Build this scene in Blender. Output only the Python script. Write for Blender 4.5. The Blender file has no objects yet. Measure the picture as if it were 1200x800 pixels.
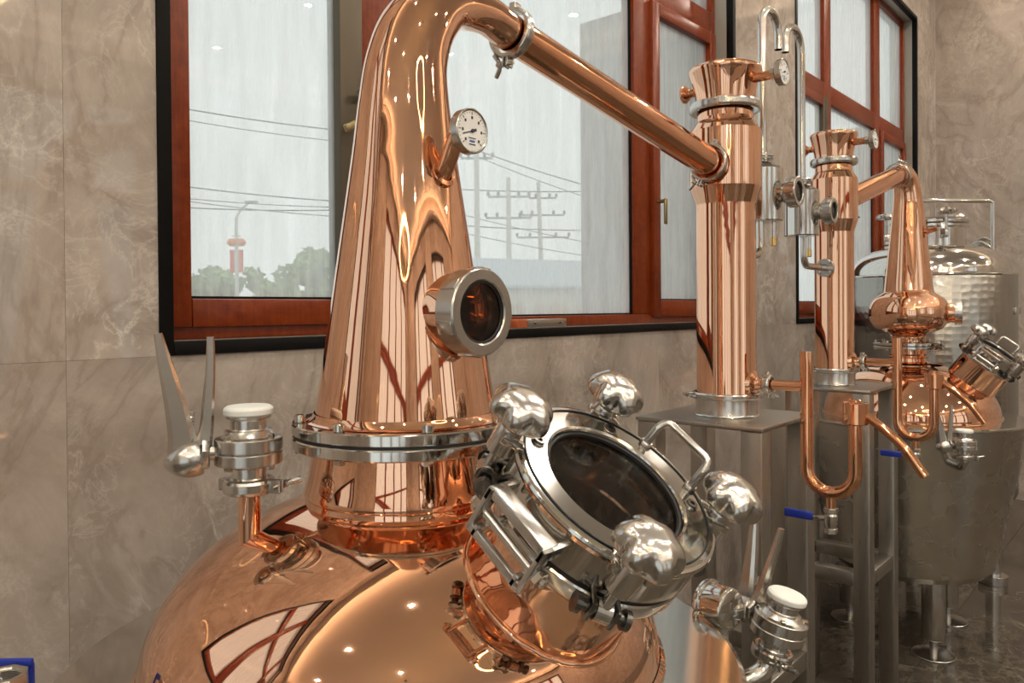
import bpy, bmesh, math, random
from mathutils import Vector, Matrix
random.seed(7)
R = math.radians
scene = bpy.context.scene
COL = scene.collection

# ------------------------------------------------------------------ camera
EYE = 1.6
YAW, PITCH, ROLL, FPX = R(41.3), R(0.5), R(0.43), 900.0
_c, _s = math.cos(YAW), math.sin(YAW)
cam_d = bpy.data.cameras.new('camera'); cam = bpy.data.objects.new('camera', cam_d); COL.objects.link(cam)
fw = Vector((_c * math.cos(PITCH), _s * math.cos(PITCH), -math.sin(PITCH)))
rt = Vector((_s, -_c, 0)); up = rt.cross(fw)
rr = rt * math.cos(ROLL) - up * math.sin(ROLL); uu = up * math.cos(ROLL) + rt * math.sin(ROLL)
cam.matrix_world = Matrix(((rr.x, uu.x, -fw.x, 0), (rr.y, uu.y, -fw.y, 0), (rr.z, uu.z, -fw.z, EYE), (0, 0, 0, 1)))
cam_d.sensor_fit = 'HORIZONTAL'; cam_d.sensor_width = 36; cam_d.lens = FPX / 1200 * 36
cam_d.shift_y = -30 / 1200; cam_d.clip_start = 0.02; cam_d.clip_end = 500
scene.camera = cam

# ------------------------------------------------------------------ sky, exposure
w = bpy.data.worlds.new('overcast_sky'); scene.world = w; w.use_nodes = True
bg = w.node_tree.nodes['Background']; bg.inputs['Color'].default_value = (0.93, 0.97, 0.96, 1); bg.inputs['Strength'].default_value = 1.2
vs = scene.view_settings
vs.view_transform = 'Standard'; vs.look = 'None'; vs.gamma = 1; vs.exposure = 0.0; vs.use_curve_mapping = False
cy = scene.cycles
cy.caustics_reflective = False; cy.caustics_refractive = False; cy.sample_clamp_indirect = 6.0
cy.max_bounces = 12; cy.glossy_bounces = 8; cy.transparent_max_bounces = 16
LAMP = 2150.0      # radiance of each ceiling downlight lens
RING = 22.0        # radiance of the ring pendants

# ------------------------------------------------------------------ materials
MATS = {}
def mat(name, col=(.5, .5, .5), rough=.4, metal=0., **kw):
    if name in MATS: return MATS[name]
    m = bpy.data.materials.new(name); m.use_nodes = True
    b = m.node_tree.nodes['Principled BSDF']
    b.inputs['Base Color'].default_value = (*col, 1); b.inputs['Roughness'].default_value = rough; b.inputs['Metallic'].default_value = metal
    for k, v in kw.items():
        b.inputs[k.replace('_', ' ')].default_value = v
    MATS[name] = m
    return m
def N(m, t, **kw):
    n = m.node_tree.nodes.new(t)
    for k, v in kw.items(): setattr(n, k, v)
    return n
def L(m, a, b): m.node_tree.links.new(a, b)
def BS(m): return m.node_tree.nodes['Principled BSDF']
def ramp(m, src, stops):
    r = N(m, 'ShaderNodeValToRGB'); e = r.color_ramp.elements
    while len(e) < len(stops): e.new(.5)
    for x, (p, c) in zip(e, stops):
        x.position = p; x.color = (*c, 1) if len(c) == 3 else c
    L(m, src, r.inputs[0]); return r.outputs[0]
def noise(m, vec, scale, detail=3, dist=0., rough=.5):
    n = N(m, 'ShaderNodeTexNoise'); n.inputs['Scale'].default_value = scale; n.inputs['Detail'].default_value = detail
    n.inputs['Distortion'].default_value = dist; n.inputs['Roughness'].default_value = rough
    if vec is not None: L(m, vec, n.inputs['Vector'])
    return n
def bump(m, h, strength, dist):
    b = N(m, 'ShaderNodeBump'); b.inputs['Strength'].default_value = strength; b.inputs['Distance'].default_value = dist
    L(m, h, b.inputs['Height']); L(m, b.outputs[0], BS(m).inputs['Normal'])
def mixc(m, fac, a, b, mode='MIX'):
    x = N(m, 'ShaderNodeMix', data_type='RGBA', blend_type=mode)
    for s, v in ((0, fac), (6, a), (7, b)):
        if isinstance(v, (int, float)): x.inputs[s].default_value = v
        elif isinstance(v, tuple): x.inputs[s].default_value = (*v, 1)
        else: L(m, v, x.inputs[s])
    return x.outputs[2]
def scaled(m, out, sc):
    mp = N(m, 'ShaderNodeMapping'); mp.inputs['Scale'].default_value = sc; L(m, out, mp.inputs[0]); return mp.outputs[0]
def objco(m): return N(m, 'ShaderNodeTexCoord').outputs['Object']

def copper(name, rough, wav, lo=(.88, .50, .325), hi=(.93, .575, .40)):
    m = mat(name, hi, rough, 1.)
    o = objco(m)
    n = noise(m, o, 9, 2); n2 = noise(m, scaled(m, o, (1, 1, .25)), 26, 2)
    a = N(m, 'ShaderNodeMath', operation='MULTIPLY_ADD'); L(m, n2.outputs[0], a.inputs[0]); a.inputs[1].default_value = .12; L(m, n.outputs[0], a.inputs[2])
    bump(m, a.outputs[0], wav, .01)
    t = noise(m, o, 3, 4)
    L(m, ramp(m, t.outputs[0], [(.3, lo), (.7, hi)]), BS(m).inputs['Base Color'])
    return m
COP = copper('polished_copper', .03, .05)
COPW = copper('wavy_copper', .05, .8)
COPP = copper('copper_pipe', .06, .06, (.84, .42, .235), (.90, .48, .29))
STEEL = mat('polished_steel', (.66, .645, .61), .09, 1.)
SATIN = mat('satin_steel', (.60, .585, .555), .22, 1.)
BRUSH = mat('brushed_steel', (.40, .38, .34), .34, 1.)
m = BRUSH; n = noise(m, scaled(m, objco(m), (60, 60, 2)), 6, 3); L(m, ramp(m, n.outputs[0], [(.3, (.27,) * 3), (.7, (.42,) * 3)]), BS(m).inputs['Roughness'])
CAST = mat('cast_steel', (.60, .585, .55), .2, 1.)
m = CAST; bump(m, noise(m, objco(m), 60, 2).outputs[0], .06, .002)
DARKST = mat('dark_steel', (.16, .155, .145), .25, 1.)
SWIRL = mat('swirl_polished_steel', (.56, .54, .49), .2, 1.)
m = SWIRL; v = N(m, 'ShaderNodeTexVoronoi'); v.inputs['Scale'].default_value = 13; L(m, objco(m), v.inputs['Vector'])
n = noise(m, objco(m), 40, 3)
a = N(m, 'ShaderNodeMath', operation='SINE'); b_ = N(m, 'ShaderNodeMath', operation='MULTIPLY'); b_.inputs[1].default_value = 60; L(m, v.outputs['Distance'], b_.inputs[0]); L(m, b_.outputs[0], a.inputs[0])
L(m, ramp(m, v.outputs['Distance'], [(0, (.17,) * 3), (.9, (.30,) * 3)]), BS(m).inputs['Roughness']); bump(m, v.outputs['Distance'], .10, .004)
DIMPLE = mat('dimpled_jacket_steel', (.35, .34, .315), .25, 1.)
m = DIMPLE; v = N(m, 'ShaderNodeTexVoronoi'); v.inputs['Scale'].default_value = 26; v.inputs['Randomness'].default_value = .3; L(m, objco(m), v.inputs['Vector']); bump(m, v.outputs['Distance'], .22, .01)
BLACK = mat('black_rubber', (.012, .012, .012), .5)
BTRIM = mat('black_trim', (.003, .003, .003), .5, Specular_IOR_Level=.15)
BLUE = mat('blue_plastic', (.012, .03, .30), .45)
WHITE = mat('white_silicone', (.80, .80, .77), .45, Subsurface_Weight=.2)
DIAL = mat('dial_white', (.82, .82, .80), .5)
INK = mat('dial_ink', (.02, .02, .03), .5)
BLUEINK = mat('dial_blue_ink', (.05, .12, .4), .5)
BRASS = mat('brass', (.78, .55, .22), .2, 1.)
BRONZE_SHADE = mat('bronze_and_stile_shade', (.10, .08, .055), .38, .6)  # peg metal; its dark tone also paints the shade on the sash stile
GOLD = mat('old_gold_handle', (.30, .24, .12), .35, .7)
PLASTER = mat('reveal_stone', (.34, .32, .28), .25)
REDM = mat('red_plastic', (.5, .02, .02), .4)

def marble(name, c0, c1, vein, dark, rough, sc):
    m = mat(name, c0, rough)
    g = N(m, 'ShaderNodeNewGeometry'); oi = N(m, 'ShaderNodeObjectInfo')
    ad = N(m, 'ShaderNodeVectorMath', operation='MULTIPLY_ADD')
    cx = N(m, 'ShaderNodeCombineXYZ')
    for i in range(3): L(m, oi.outputs['Random'], cx.inputs[i])
    L(m, cx.outputs[0], ad.inputs[0]); ad.inputs[1].default_value = (3.1, 2.3, 1.7); L(m, g.outputs['Position'], ad.inputs[2])
    mp = N(m, 'ShaderNodeMapping'); mp.inputs['Rotation'].default_value = (.3, .5, .2); mp.inputs['Scale'].default_value = (sc, sc, sc * .8); L(m, ad.outputs[0], mp.inputs[0]); p = mp.outputs[0]
    n1 = noise(m, p, 2.3, 11, 1.6, .68)
    base = ramp(m, n1.outputs[0], [(.30, c0), (.50, tuple((a + b) / 2 for a, b in zip(c0, c1))), (.68, c1)])
    n2 = noise(m, p, 2.2, 7, .6, .62)
    ab = N(m, 'ShaderNodeMath', operation='SUBTRACT'); L(m, n2.outputs[0], ab.inputs[0]); ab.inputs[1].default_value = .5
    aa = N(m, 'ShaderNodeMath', operation='ABSOLUTE'); L(m, ab.outputs[0], aa.inputs[0])
    vf = ramp(m, aa.outputs[0], [(0, (.9,) * 3), (.008, (.30,) * 3), (.03, (0, 0, 0))])
    msk = ramp(m, noise(m, p, 1.1, 3).outputs[0], [(.45, (0, 0, 0)), (.62, (1, 1, 1))])
    vm = N(m, 'ShaderNodeMath', operation='MULTIPLY'); L(m, vf, vm.inputs[0]); L(m, msk, vm.inputs[1])
    n3 = noise(m, p, .9, 8, 1.8, .6)
    ab2 = N(m, 'ShaderNodeMath', operation='SUBTRACT'); L(m, n3.outputs[0], ab2.inputs[0]); ab2.inputs[1].default_value = .47
    aa2 = N(m, 'ShaderNodeMath', operation='ABSOLUTE'); L(m, ab2.outputs[0], aa2.inputs[0])
    df = ramp(m, aa2.outputs[0], [(0, (.55,) * 3), (.02, (.2,) * 3), (.06, (0, 0, 0))])
    n5 = noise(m, p, 6.5, 9, 1.1, .66)
    s5 = N(m, 'ShaderNodeMath', operation='SUBTRACT'); L(m, n5.outputs[0], s5.inputs[0]); s5.inputs[1].default_value = .5
    a5 = N(m, 'ShaderNodeMath', operation='ABSOLUTE'); L(m, s5.outputs[0], a5.inputs[0])
    f5 = ramp(m, a5.outputs[0], [(0, (.5,) * 3), (.012, (.16,) * 3), (.03, (0, 0, 0))])
    k5 = ramp(m, noise(m, p, 1.9, 4).outputs[0], [(.42, (0, 0, 0)), (.62, (1, 1, 1))])
    v5 = N(m, 'ShaderNodeMath', operation='MULTIPLY'); L(m, f5, v5.inputs[0]); L(m, k5, v5.inputs[1])
    c = mixc(m, df, base, dark); c = mixc(m, v5.outputs[0], c, vein); c = mixc(m, vm.outputs[0], c, vein)
    L(m, c, BS(m).inputs['Base Color'])
    return m
WALLM = marble('polished_beige_marble', (.325, .272, .232), (.475, .412, .360), (.62, .56, .50), (.25, .20, .165), .035, 1.5)
FLOORM = marble('polished_dark_marble', (.055, .045, .034), (.095, .08, .062), (.20, .175, .14), (.03, .024, .018), .08, 1.0)
GROUT = mat('grout', (.20, .165, .135), .8)
CEIL = mat('white_ceiling_paint', (.78, .75, .70), .7)
CONC = mat('concrete', (.45, .44, .42), .85)
def wood(name, c0, c1):
    m = mat(name, c0, .3, Specular_IOR_Level=.32)
    o = objco(m)
    n = noise(m, scaled(m, o, (3, 3, 3)), 4, 8, 2.2, .65); n2 = noise(m, scaled(m, o, (40, 40, 4)), 3, 4)
    f = mixc(m, .4, n.outputs[1], n2.outputs[1])
    s = N(m, 'ShaderNodeRGBToBW'); L(m, f, s.inputs[0])
    L(m, ramp(m, s.outputs[0], [(.35, c0), (.65, c1)]), BS(m).inputs['Base Color'])
    return m
WOOD = wood('red_wood_grain', (.125, .014, .0022), (.25, .046, .008))
def glass(name, tint, dust_haze):
    m = bpy.data.materials.new(name); m.use_nodes = True; nt = m.node_tree; nt.nodes.clear()
    out = N(m, 'ShaderNodeOutputMaterial'); tr = N(m, 'ShaderNodeBsdfTransparent'); gl = N(m, 'ShaderNodeBsdfGlossy'); gl.inputs['Roughness'].default_value = .0
    tr.inputs[0].default_value = (*tint, 1)
    fr = N(m, 'ShaderNodeFresnel'); ge = N(m, 'ShaderNodeNewGeometry')
    io = N(m, 'ShaderNodeMath', operation='MULTIPLY_ADD'); L(m, ge.outputs['Backfacing'], io.inputs[0]); io.inputs[1].default_value = 1 / 1.5 - 1.5; io.inputs[2].default_value = 1.5; L(m, io.outputs[0], fr.inputs[0])
    mx = N(m, 'ShaderNodeMixShader'); L(m, fr.outputs[0], mx.inputs[0]); L(m, tr.outputs[0], mx.inputs[1]); L(m, gl.outputs[0], mx.inputs[2])
    last = mx.outputs[0]
    if dust_haze:
        tl = N(m, 'ShaderNodeBsdfTranslucent'); tl.inputs[0].default_value = (.92, .92, .88, 1)
        n = noise(m, scaled(m, objco(m), (6, 6, .6)), 5, 6, .3, .65)
        f = ramp(m, n.outputs[0], [(.3, (dust_haze * .6,) * 3), (.75, (dust_haze * 1.3,) * 3)])
        m2 = N(m, 'ShaderNodeMixShader'); L(m, f, m2.inputs[0]); L(m, last, m2.inputs[1]); L(m, tl.outputs[0], m2.inputs[2]); last = m2.outputs[0]
    L(m, last, out.inputs[0]); return m
PANE = glass('dusty_hazy_window_glass', (.97, .98, .975), .40)  # dust film, thickened to veil the view like outdoor haze
SIGHT = glass('sight_glass', (.75, .73, .70), 0)
def emit(name, col, st):
    m = bpy.data.materials.new(name); m.use_nodes = True; nt = m.node_tree; nt.nodes.clear()
    out = N(m, 'ShaderNodeOutputMaterial'); e = N(m, 'ShaderNodeEmission'); e.inputs[0].default_value = (*col, 1); e.inputs[1].default_value = st
    L(m, e.outputs[0], out.inputs[0]); return m
DOWNL = emit('downlight_lens', (1, .89, .755), LAMP)
COVEL = emit('cove_led_strip', (1, .80, .56), 32.0)
RINGL = emit('ring_lamp_glow', (1, .74, .36), RING)

# ------------------------------------------------------------------ mesh helpers
def chamfer(prof, c):
    out = [prof[0]]
    for a, p, b in zip(prof, prof[1:], prof[2:]):
        A, P, B = Vector(a), Vector(p), Vector(b)
        d0, d1 = A - P, B - P
        if d0.length < 1e-9 or d1.length < 1e-9: continue
        if d0.angle(d1) < R(140):
            k0, k1 = min(c, d0.length * .45), min(c, d1.length * .45)
            out += [tuple(P + d0.normalized() * k0), tuple(P + d1.normalized() * k1)]
        else: out.append(p)
    out.append(prof[-1]); return out
def catmull(pts, n=6):
    P = [Vector(p) for p in pts]; P = [P[0] * 2 - P[1]] + P + [P[-1] * 2 - P[-2]]
    out = []
    for i in range(1, len(P) - 2):
        p0, p1, p2, p3 = P[i - 1:i + 3]
        for k in range(n):
            t = k / n
            out.append(.5 * (2 * p1 + (p2 - p0) * t + (2 * p0 - 5 * p1 + 4 * p2 - p3) * t * t + (3 * p1 - p0 - 3 * p2 + p3) * t ** 3))
    out.append(P[-2]); return out
def basis(n, x=(1, 0, 0), o=(0, 0, 0)):
    z = Vector(n).normalized(); x = Vector(x); x = x - z * x.dot(z)
    if x.length < 1e-5: x = Vector((0, 1, 0)) - z * z.y
    x.normalize(); y = z.cross(x)
    return Matrix(((x.x, y.x, z.x, o[0]), (x.y, y.y, z.y, o[1]), (x.z, y.z, z.z, o[2]), (0, 0, 0, 1)))
T = Matrix.Translation
def RX(a): return Matrix.Rotation(R(a), 4, 'X')
def RY(a): return Matrix.Rotation(R(a), 4, 'Y')
def RZ(a): return Matrix.Rotation(R(a), 4, 'Z')
class MB:
    def __init__(s, M=None): s.v = []; s.f = []; s.M = M or Matrix(); s.ang = 27
    def add(s, vs, fs, M=None):
        k = len(s.v); M = s.M @ M if M is not None else s.M
        s.v += [tuple(M @ Vector(p)) for p in vs]; s.f += [tuple(i + k for i in f) for f in fs]; return s
    def lathe(s, prof, seg=48, M=None, ch=0., keep=None, rmod=None, closed=False):
        if ch: prof = chamfer(list(prof), ch)
        vs = []; rows = []
        for r, z in prof:
            if r < 1e-6: rows.append([len(vs)] * seg); vs.append((0, 0, z)); continue
            row = []
            for i in range(seg):
                a = 2 * math.pi * i / seg; q = r * (rmod(a, r, z) if rmod else 1)
                row.append(len(vs)); vs.append((q * math.cos(a), q * math.sin(a), z))
            rows.append(row)
        fs = []
        pairs = list(zip(rows, rows[1:])) + ([(rows[-1], rows[0])] if closed else [])
        for a, b in pairs:
            for i in range(seg):
                j = (i + 1) % seg
                q = [a[i], a[j], b[j], b[i]]
                u = []
                for x in q:
                    if x not in u: u.append(x)
                if len(u) < 3: continue
                if keep:
                    cpt = sum((Vector(vs[x]) for x in u), Vector()) / len(u)
                    if not keep(cpt): continue
                fs.append(tuple(u))
        return s.add(vs, fs, M)
    def box(s, lo, hi, M=None, bev=0.):
        bm = bmesh.new(); bmesh.ops.create_cube(bm, size=1)
        lo, hi = Vector(lo), Vector(hi); c = (lo + hi) / 2; d = hi - lo
        for v in bm.verts: v.co = Vector((v.co.x * d.x, v.co.y * d.y, v.co.z * d.z)) + c
        if bev: bmesh.ops.bevel(bm, geom=bm.edges[:], offset=min(bev, min(abs(x) for x in d) * .45), segments=2, profile=.5, affect='EDGES')
        bm.verts.index_update()
        s.add([v.co.copy() for v in bm.verts], [tuple(v.index for v in f.verts) for f in bm.faces], M); bm.free(); return s
    def tube(s, pts, rad, seg=20, M=None, caps=True, keep=None):
        P = [Vector(p) for p in pts]; n = len(P)
        if seg < 14: s.ang = 55
        rad = [rad] * n if isinstance(rad, (int, float)) else rad
        tg = [(P[min(i + 1, n - 1)] - P[max(i - 1, 0)]).normalized() for i in range(n)]
        x = tg[0].orthogonal().normalized(); vs = []; fs = []
        for i in range(n):
            x = (x - tg[i] * x.dot(tg[i])).normalized(); y = tg[i].cross(x)
            for k in range(seg):
                a = 2 * math.pi * k / seg; vs.append(P[i] + (x * math.cos(a) + y * math.sin(a)) * rad[i])
        for i in range(n - 1):
            for k in range(seg):
                j = (k + 1) % seg; fs.append((i * seg + k, i * seg + j, (i + 1) * seg + j, (i + 1) * seg + k))
        if keep: fs = [f for f in fs if keep(sum((vs[i] for i in f), Vector()) / len(f))]
        if caps: fs += [tuple(range(seg))[::-1], tuple((n - 1) * seg + k for k in range(seg))]
        return s.add(vs, fs, M)
    def torus(s, Rm, rm, M=None, seg=48, sub=12):
        prof = [(Rm + rm * math.cos(2 * math.pi * k / sub), rm * math.sin(2 * math.pi * k / sub)) for k in range(sub)]
        return s.lathe(prof, seg, M, closed=True)
    def disc(s, r, z0, z1, M=None, seg=48, ch=.0015):
        return s.lathe([(0, z0), (r, z0), (r, z1), (0, z1)], seg, M, ch)
    def ring(s, r0, r1, z0, z1, M=None, seg=48, ch=.0015):
        p = chamfer([(r0, (z0 + z1) / 2), (r0, z0), (r1, z0), (r1, z1), (r0, z1), (r0, (z0 + z1) / 2)], ch)
        return s.lathe(p[:-1], seg, M, closed=True)
    def hexa(s, r, z0, z1, M=None): return s.lathe([(0, z0), (r, z0), (r, z1), (0, z1)], 6, M, .0012)
    def obj(s, name, m, parent=None, angle=None):
        me = bpy.data.meshes.new(name); me.from_pydata(s.v, [], s.f); me.validate()
        bm = bmesh.new(); bm.from_mesh(me); bmesh.ops.recalc_face_normals(bm, faces=bm.faces[:]); bm.to_mesh(me); bm.free()
        me.shade_smooth(); me.set_sharp_from_angle(angle=R(angle or s.ang)); me.materials.append(m)
        o = bpy.data.objects.new(name, me); COL.objects.link(o)
        if parent: o.parent = parent
        return o
def tag(o, label=None, cat=None, group=None, kind=None):
    for k, v in (('label', label), ('category', cat), ('group', group), ('kind', kind)):
        if v: o[k] = v
    return o
def thing(name, loc, label=None, cat=None, group=None, kind=None, rz=0):
    o = bpy.data.objects.new(name, None); COL.objects.link(o); o.location = loc; o.rotation_euler.z = rz; o.empty_display_size = .1
    return tag(o, label, cat, group, kind)
def copy_tree(o, parent=None):
    c = o.copy(); COL.objects.link(c); c.parent = parent
    for ch in [x for x in bpy.data.objects if x.parent == o]: copy_tree(ch, c)
    return c
def cross(a, b): return Vector(a).cross(Vector(b))

# ------------------------------------------------------------------ room shell
WY, FX = 1.65, 7.5            # faces of the window wall and of the end wall
BX, SY, CZ = -4.6, -6.0, 4.75  # end wall behind the viewer, opposite wall, ceiling
WIN_Z0, WIN_Z1 = 1.505, 3.95
WINS = [(-2.885, -0.085), (0.735, 3.535), (4.30, 6.90)]
def subtract(rect, holes):
    rs = [rect]
    for h in holes:
        out = []
        for (a, b, c, d) in rs:
            x0, x1, z0, z1 = max(a, h[0]), min(b, h[1]), max(c, h[2]), min(d, h[3])
            if x0 >= x1 - 1e-4 or z0 >= z1 - 1e-4: out.append((a, b, c, d)); continue
            if c < z0 - 1e-3: out.append((a, b, c, z0))
            if z1 < d - 1e-3: out.append((a, b, z1, d))
            if a < x0 - 1e-3: out.append((a, x0, z0, z1))
            if x1 < b - 1e-3: out.append((x1, b, z0, z1))
        rs = out
    return rs
def tiled_wall(name, u0, u1, holes, place, joint0, back=.2):
    """place maps (u along the wall, depth behind its face, z) to the world"""
    mb = MB()
    def bx(m_, r, d0, d1):
        a = Vector(place(r[0], d0, r[2])); b = Vector(place(r[1], d1, r[3]))
        m_.box([min(x, y) for x, y in zip(a, b)], [max(x, y) for x, y in zip(a, b)])
    for r in subtract((u0, u1, 0, CZ), holes): bx(mb, r, .02, back)
    wl = tag(mb.obj(name, GROUT), kind='structure')
    us = [u0]; k = math.ceil((u0 - joint0) / .75 + .01)
    while joint0 + k * .75 < u1 - .01: us.append(joint0 + k * .75); k += 1
    us.append(u1); g = .0003
    for a, b in zip(us, us[1:]):
        for c, d in ((0, 1.505), (1.505, 3.005), (3.005, CZ)):
            for q in subtract((a, b, c, d), holes):
                if q[1] - q[0] < .01 or q[3] - q[2] < .01: continue
                t_ = MB(); bx(t_, (q[0] + g, q[1] - g, q[2] + g, q[3] - g), 0, .02); t_.obj('tile', WALLM, wl)
    return wl
H = [(a, b, WIN_Z0, WIN_Z1) for a, b in WINS]
tiled_wall('wall_left', BX, FX, H, lambda u, d, z: (u, WY + d, z), .553)
tiled_wall('wall_far', SY, WY, [], lambda u, d, z: (FX + d, u, z), WY - .75)
H2 = [(-2.9, -.1, .9, 4.05), (1.2, 4.0, .9, 4.05)]
tiled_wall('wall_right', BX, FX, H2, lambda u, d, z: (u, SY - d, z), .3)
H3 = [(-5.2, -.4, 0.0, 4.1)]
tiled_wall('wall_back', SY, WY, H3, lambda u, d, z: (BX - d, u, z), .2)
fl = tag(MB().box((BX, SY, -.2), (FX, WY, -.02)).obj('floor', GROUT), kind='structure')
tl_m = None; y = WY
while y > SY + .1:
    x = FX
    while x > BX + .1:
        x0 = max(x - 1.5, BX); y0 = max(y - .75, SY)
        if tl_m and abs(x - x0 - 1.5) < 1e-6 and abs(y - y0 - .75) < 1e-6: o = bpy.data.objects.new('tile', tl_m); COL.objects.link(o); o.parent = fl
        else:
            o = MB().box((.001, .001, -.02), (x - x0 - .001, y - y0 - .001, 0)).obj('tile', FLOORM, fl)
            if not tl_m: tl_m = o.data
        o.location = (x0, y0, 0); x -= 1.5
    y -= .75
cl = MB().box((BX, SY, CZ), (FX, WY, CZ + .2)).obj('ceiling', CEIL); tag(cl, kind='structure')

# cornice ledges with LED strips washing the ceiling
for k, (lo, hi) in enumerate((((BX, WY - .14), (FX, WY)), ((BX, SY), (FX, SY + .14)), ((BX, SY + .14), (BX + .14, WY - .14)), ((FX - .14, SY + .14), (FX, WY - .14)))):
    tr = tag(MB().box((lo[0], lo[1], 4.49), (hi[0], hi[1], 4.53), bev=.004).obj('trim_%d' % (k + 1), CEIL), kind='structure')
    cx_, cy_ = (lo[0] + hi[0]) / 2, (lo[1] + hi[1]) / 2; along = hi[0] - lo[0] > 1
    sx, sy = ((hi[0] - lo[0]) / 2 - .3, .013) if along else (.013, (hi[1] - lo[1]) / 2 - .3)
    MB().box((cx_ - sx, cy_ - sy, 4.5305), (cx_ + sx, cy_ + sy, 4.538)).obj('led_strip', COVEL, tr)

# ------------------------------------------------------------------ windows
def window(n, loc, rz, W, z0, z1, br, ztr, transom=.12, seen=True):
    """local x along the wall, y outward from the wall face, z up. br: sash / mullion breaks"""
    r = thing('window_%d' % n, loc, kind='structure', rz=rz)
    tw = .03
    t = MB()
    t.box((0, -.006, z0), (tw, .03, z1), bev=.002).box((W - tw, -.006, z0), (W, .03, z1), bev=.002)
    t.box((tw, -.006, z0), (W - tw, .03, z0 + tw), bev=.002).box((tw, -.006, z1 - tw), (W - tw, .03, z1), bev=.002)
    t.obj('edge_trim', BTRIM, r)
    v = MB()
    v.box((tw - .012, .03, z0), (tw, .2, z1)).box((W - tw, .03, z0), (W - tw + .012, .2, z1)).box((tw, .03, z0 + tw - .012), (W - tw, .2, z0 + tw)).box((tw, .03, z1 - tw), (W - tw, .2, z1 - tw + .012))
    v.obj('reveal', PLASTER, r)
    a, b, c0, c1 = tw, W - tw, z0 + tw, z1 - tw
    y0, y1 = .088, .15
    fr = MB()
    fw_ = .036
    fr.box((a, y0, c0), (a + fw_, y1, c1), bev=.004).box((b - fw_, y0, c0), (b, y1, c1), bev=.004)
    fr.box((a + fw_, y0, c0), (b - fw_, y1, c0 + fw_ + .004), bev=.004).box((a + fw_, y0, c1 - fw_), (b - fw_, y1, c1), bev=.004)
    fr.obj('window_frame', WOOD, r)
    m1, m2 = br[1], br[2]        # mullion x ranges (lo, hi)
    for (p, q) in (m1, m2):
        MB().box((p, y0, c0 + fw_ + .004), (q, y1, c1 - fw_), bev=.004).obj('mullion', WOOD, r)
    xs = [(a + fw_, m1[0]), (m1[1], m2[0]), (m2[1], b - fw_)]
    for p, q in xs: MB().box((p, y0, ztr), (q, y1, ztr + transom), bev=.004).obj('transom', WOOD, r)
    zb = c0 + fw_ + .004
    for i, (p, q) in enumerate(xs):
        # upper light
        MB().box((p + .002, .112, ztr + transom), (q - .002, .120, c1 - fw_)).obj('pane', PANE, r)
        if i == 1:
            MB().box((p, .112, zb), (q, .120, ztr)).obj('pane', PANE, r)
            g_ = MB(); g_.box((p, .104, zb), (p + .008, .112, ztr)).box((q - .008, .104, zb), (q, .112, ztr)).box((p + .008, .104, zb), (q - .008, .112, zb + .006))
            g_.obj('glazing_bead', BTRIM, r)
            continue
        # opening sash, a little proud of the frame
        e = .004; st = .055 if i == 0 else .06
        s0, s1, u0, u1 = p - .012, q + .012, zb - .012, ztr + .012
        stile_r = st + (.022 if i == 0 else 0)
        sash = MB()
        sash.box((s0, .07, u0), (s0 + st, .13, u1), bev=.006)
        if i == 2: sash.box((s1 - st, .07, u0), (s1, .13, u1), bev=.006)
        sash.box((s0 + st, .07, u0), (s1 - stile_r, .13, u0 + st + .012), bev=.006).box((s0 + st, .07, u1 - st), (s1 - stile_r, .13, u1), bev=.006)
        so = sash.obj('sash', WOOD, r)
        if i == 0: MB().box((s1 - stile_r, .068, u0), (s1, .13, u1), bev=.006).obj('shaded_stile', BRONZE_SHADE, so)  # stile lying in shade, its darkness put into the colour
        MB().box((s0 + st - .002, .098, u0 + st + .01), (s1 - stile_r + .002, .106, u1 - st + .002)).obj('pane', PANE, so)
        bd = MB(); bd.box((s0 + st, .088, u0 + st + .012), (s1 - stile_r, .098, u0 + st + .018)); bd.obj('glazing_bead', BTRIM, so)
        if seen:
            hz = 2.12 if i == 0 else 2.06
            h = MB()
            if i == 0:
                hx = s1 - .022
                h.tube([(hx, .07, hz), (hx, .025, hz)], .008, 12)
                h.box((-.085, -.006, -.011), (.008, .006, .011), T((hx, .022, hz)) @ RY(-28), .004)
                h.obj('sash_handle', GOLD, so)
                MB().tube([(hx + .055, .07, hz + .068), (hx - .02, .03, hz + .07)], .0085, 12).obj('stay_peg', BRONZE_SHADE, so)
            else:
                hx = s0 + .03
                h.tube([(hx, .07, hz), (hx, .03, hz)], .008, 12).box((-.01, -.005, -.1), (.01, .005, .01), T((hx, .03, hz)), .004)
                h.obj('sash_handle', GOLD, so)
    if n == 1:
        px = 1.96 - .735
        o = MB().box((px, .045, z0 + tw), (px + .05, .088, z0 + tw + .03), bev=.003).obj('latch_block', mat('orange_wood', (.42, .10, .03), .5), r)
        b_ = MB().box((px + .05, .045, z0 + tw), (px + .27, .088, z0 + tw + .03), bev=.003)
        o = b_.obj('latch_bar', BRUSH, r)
        d_ = MB()
        for q in (.09, .23): d_.disc(.005, 0, .002, T((px + q, .0455, z0 + tw + .016)) @ RX(90), 12)
        d_.obj('screw', DARKST, o)
    return r
def brk(x0, g):   # world x's of the sash / mullion edges -> local
    return [None, (g[0] - x0, g[1] - x0), (g[2] - x0, g[3] - x0)]
window(1, (WINS[1][0], WY, 0), 0, 2.80, WIN_Z0, WIN_Z1, brk(.735, (1.325, 1.466, 2.763, 2.90)), 2.915)
window(2, (WINS[2][0], WY, 0), 0, 2.60, WIN_Z0, WIN_Z1, brk(4.30, (5.02, 5.14, 6.06, 6.20)), 2.915)
window(3, (WINS[0][0], WY, 0), 0, 2.80, WIN_Z0, WIN_Z1, brk(.735, (1.325, 1.466, 2.763, 2.90)), 2.915, seen=False)
window(4, (-.1, SY, 0), math.pi, 2.80, .9, 4.05, brk(.735, (1.325, 1.466, 2.763, 2.90)), 2.9, seen=False)
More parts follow.
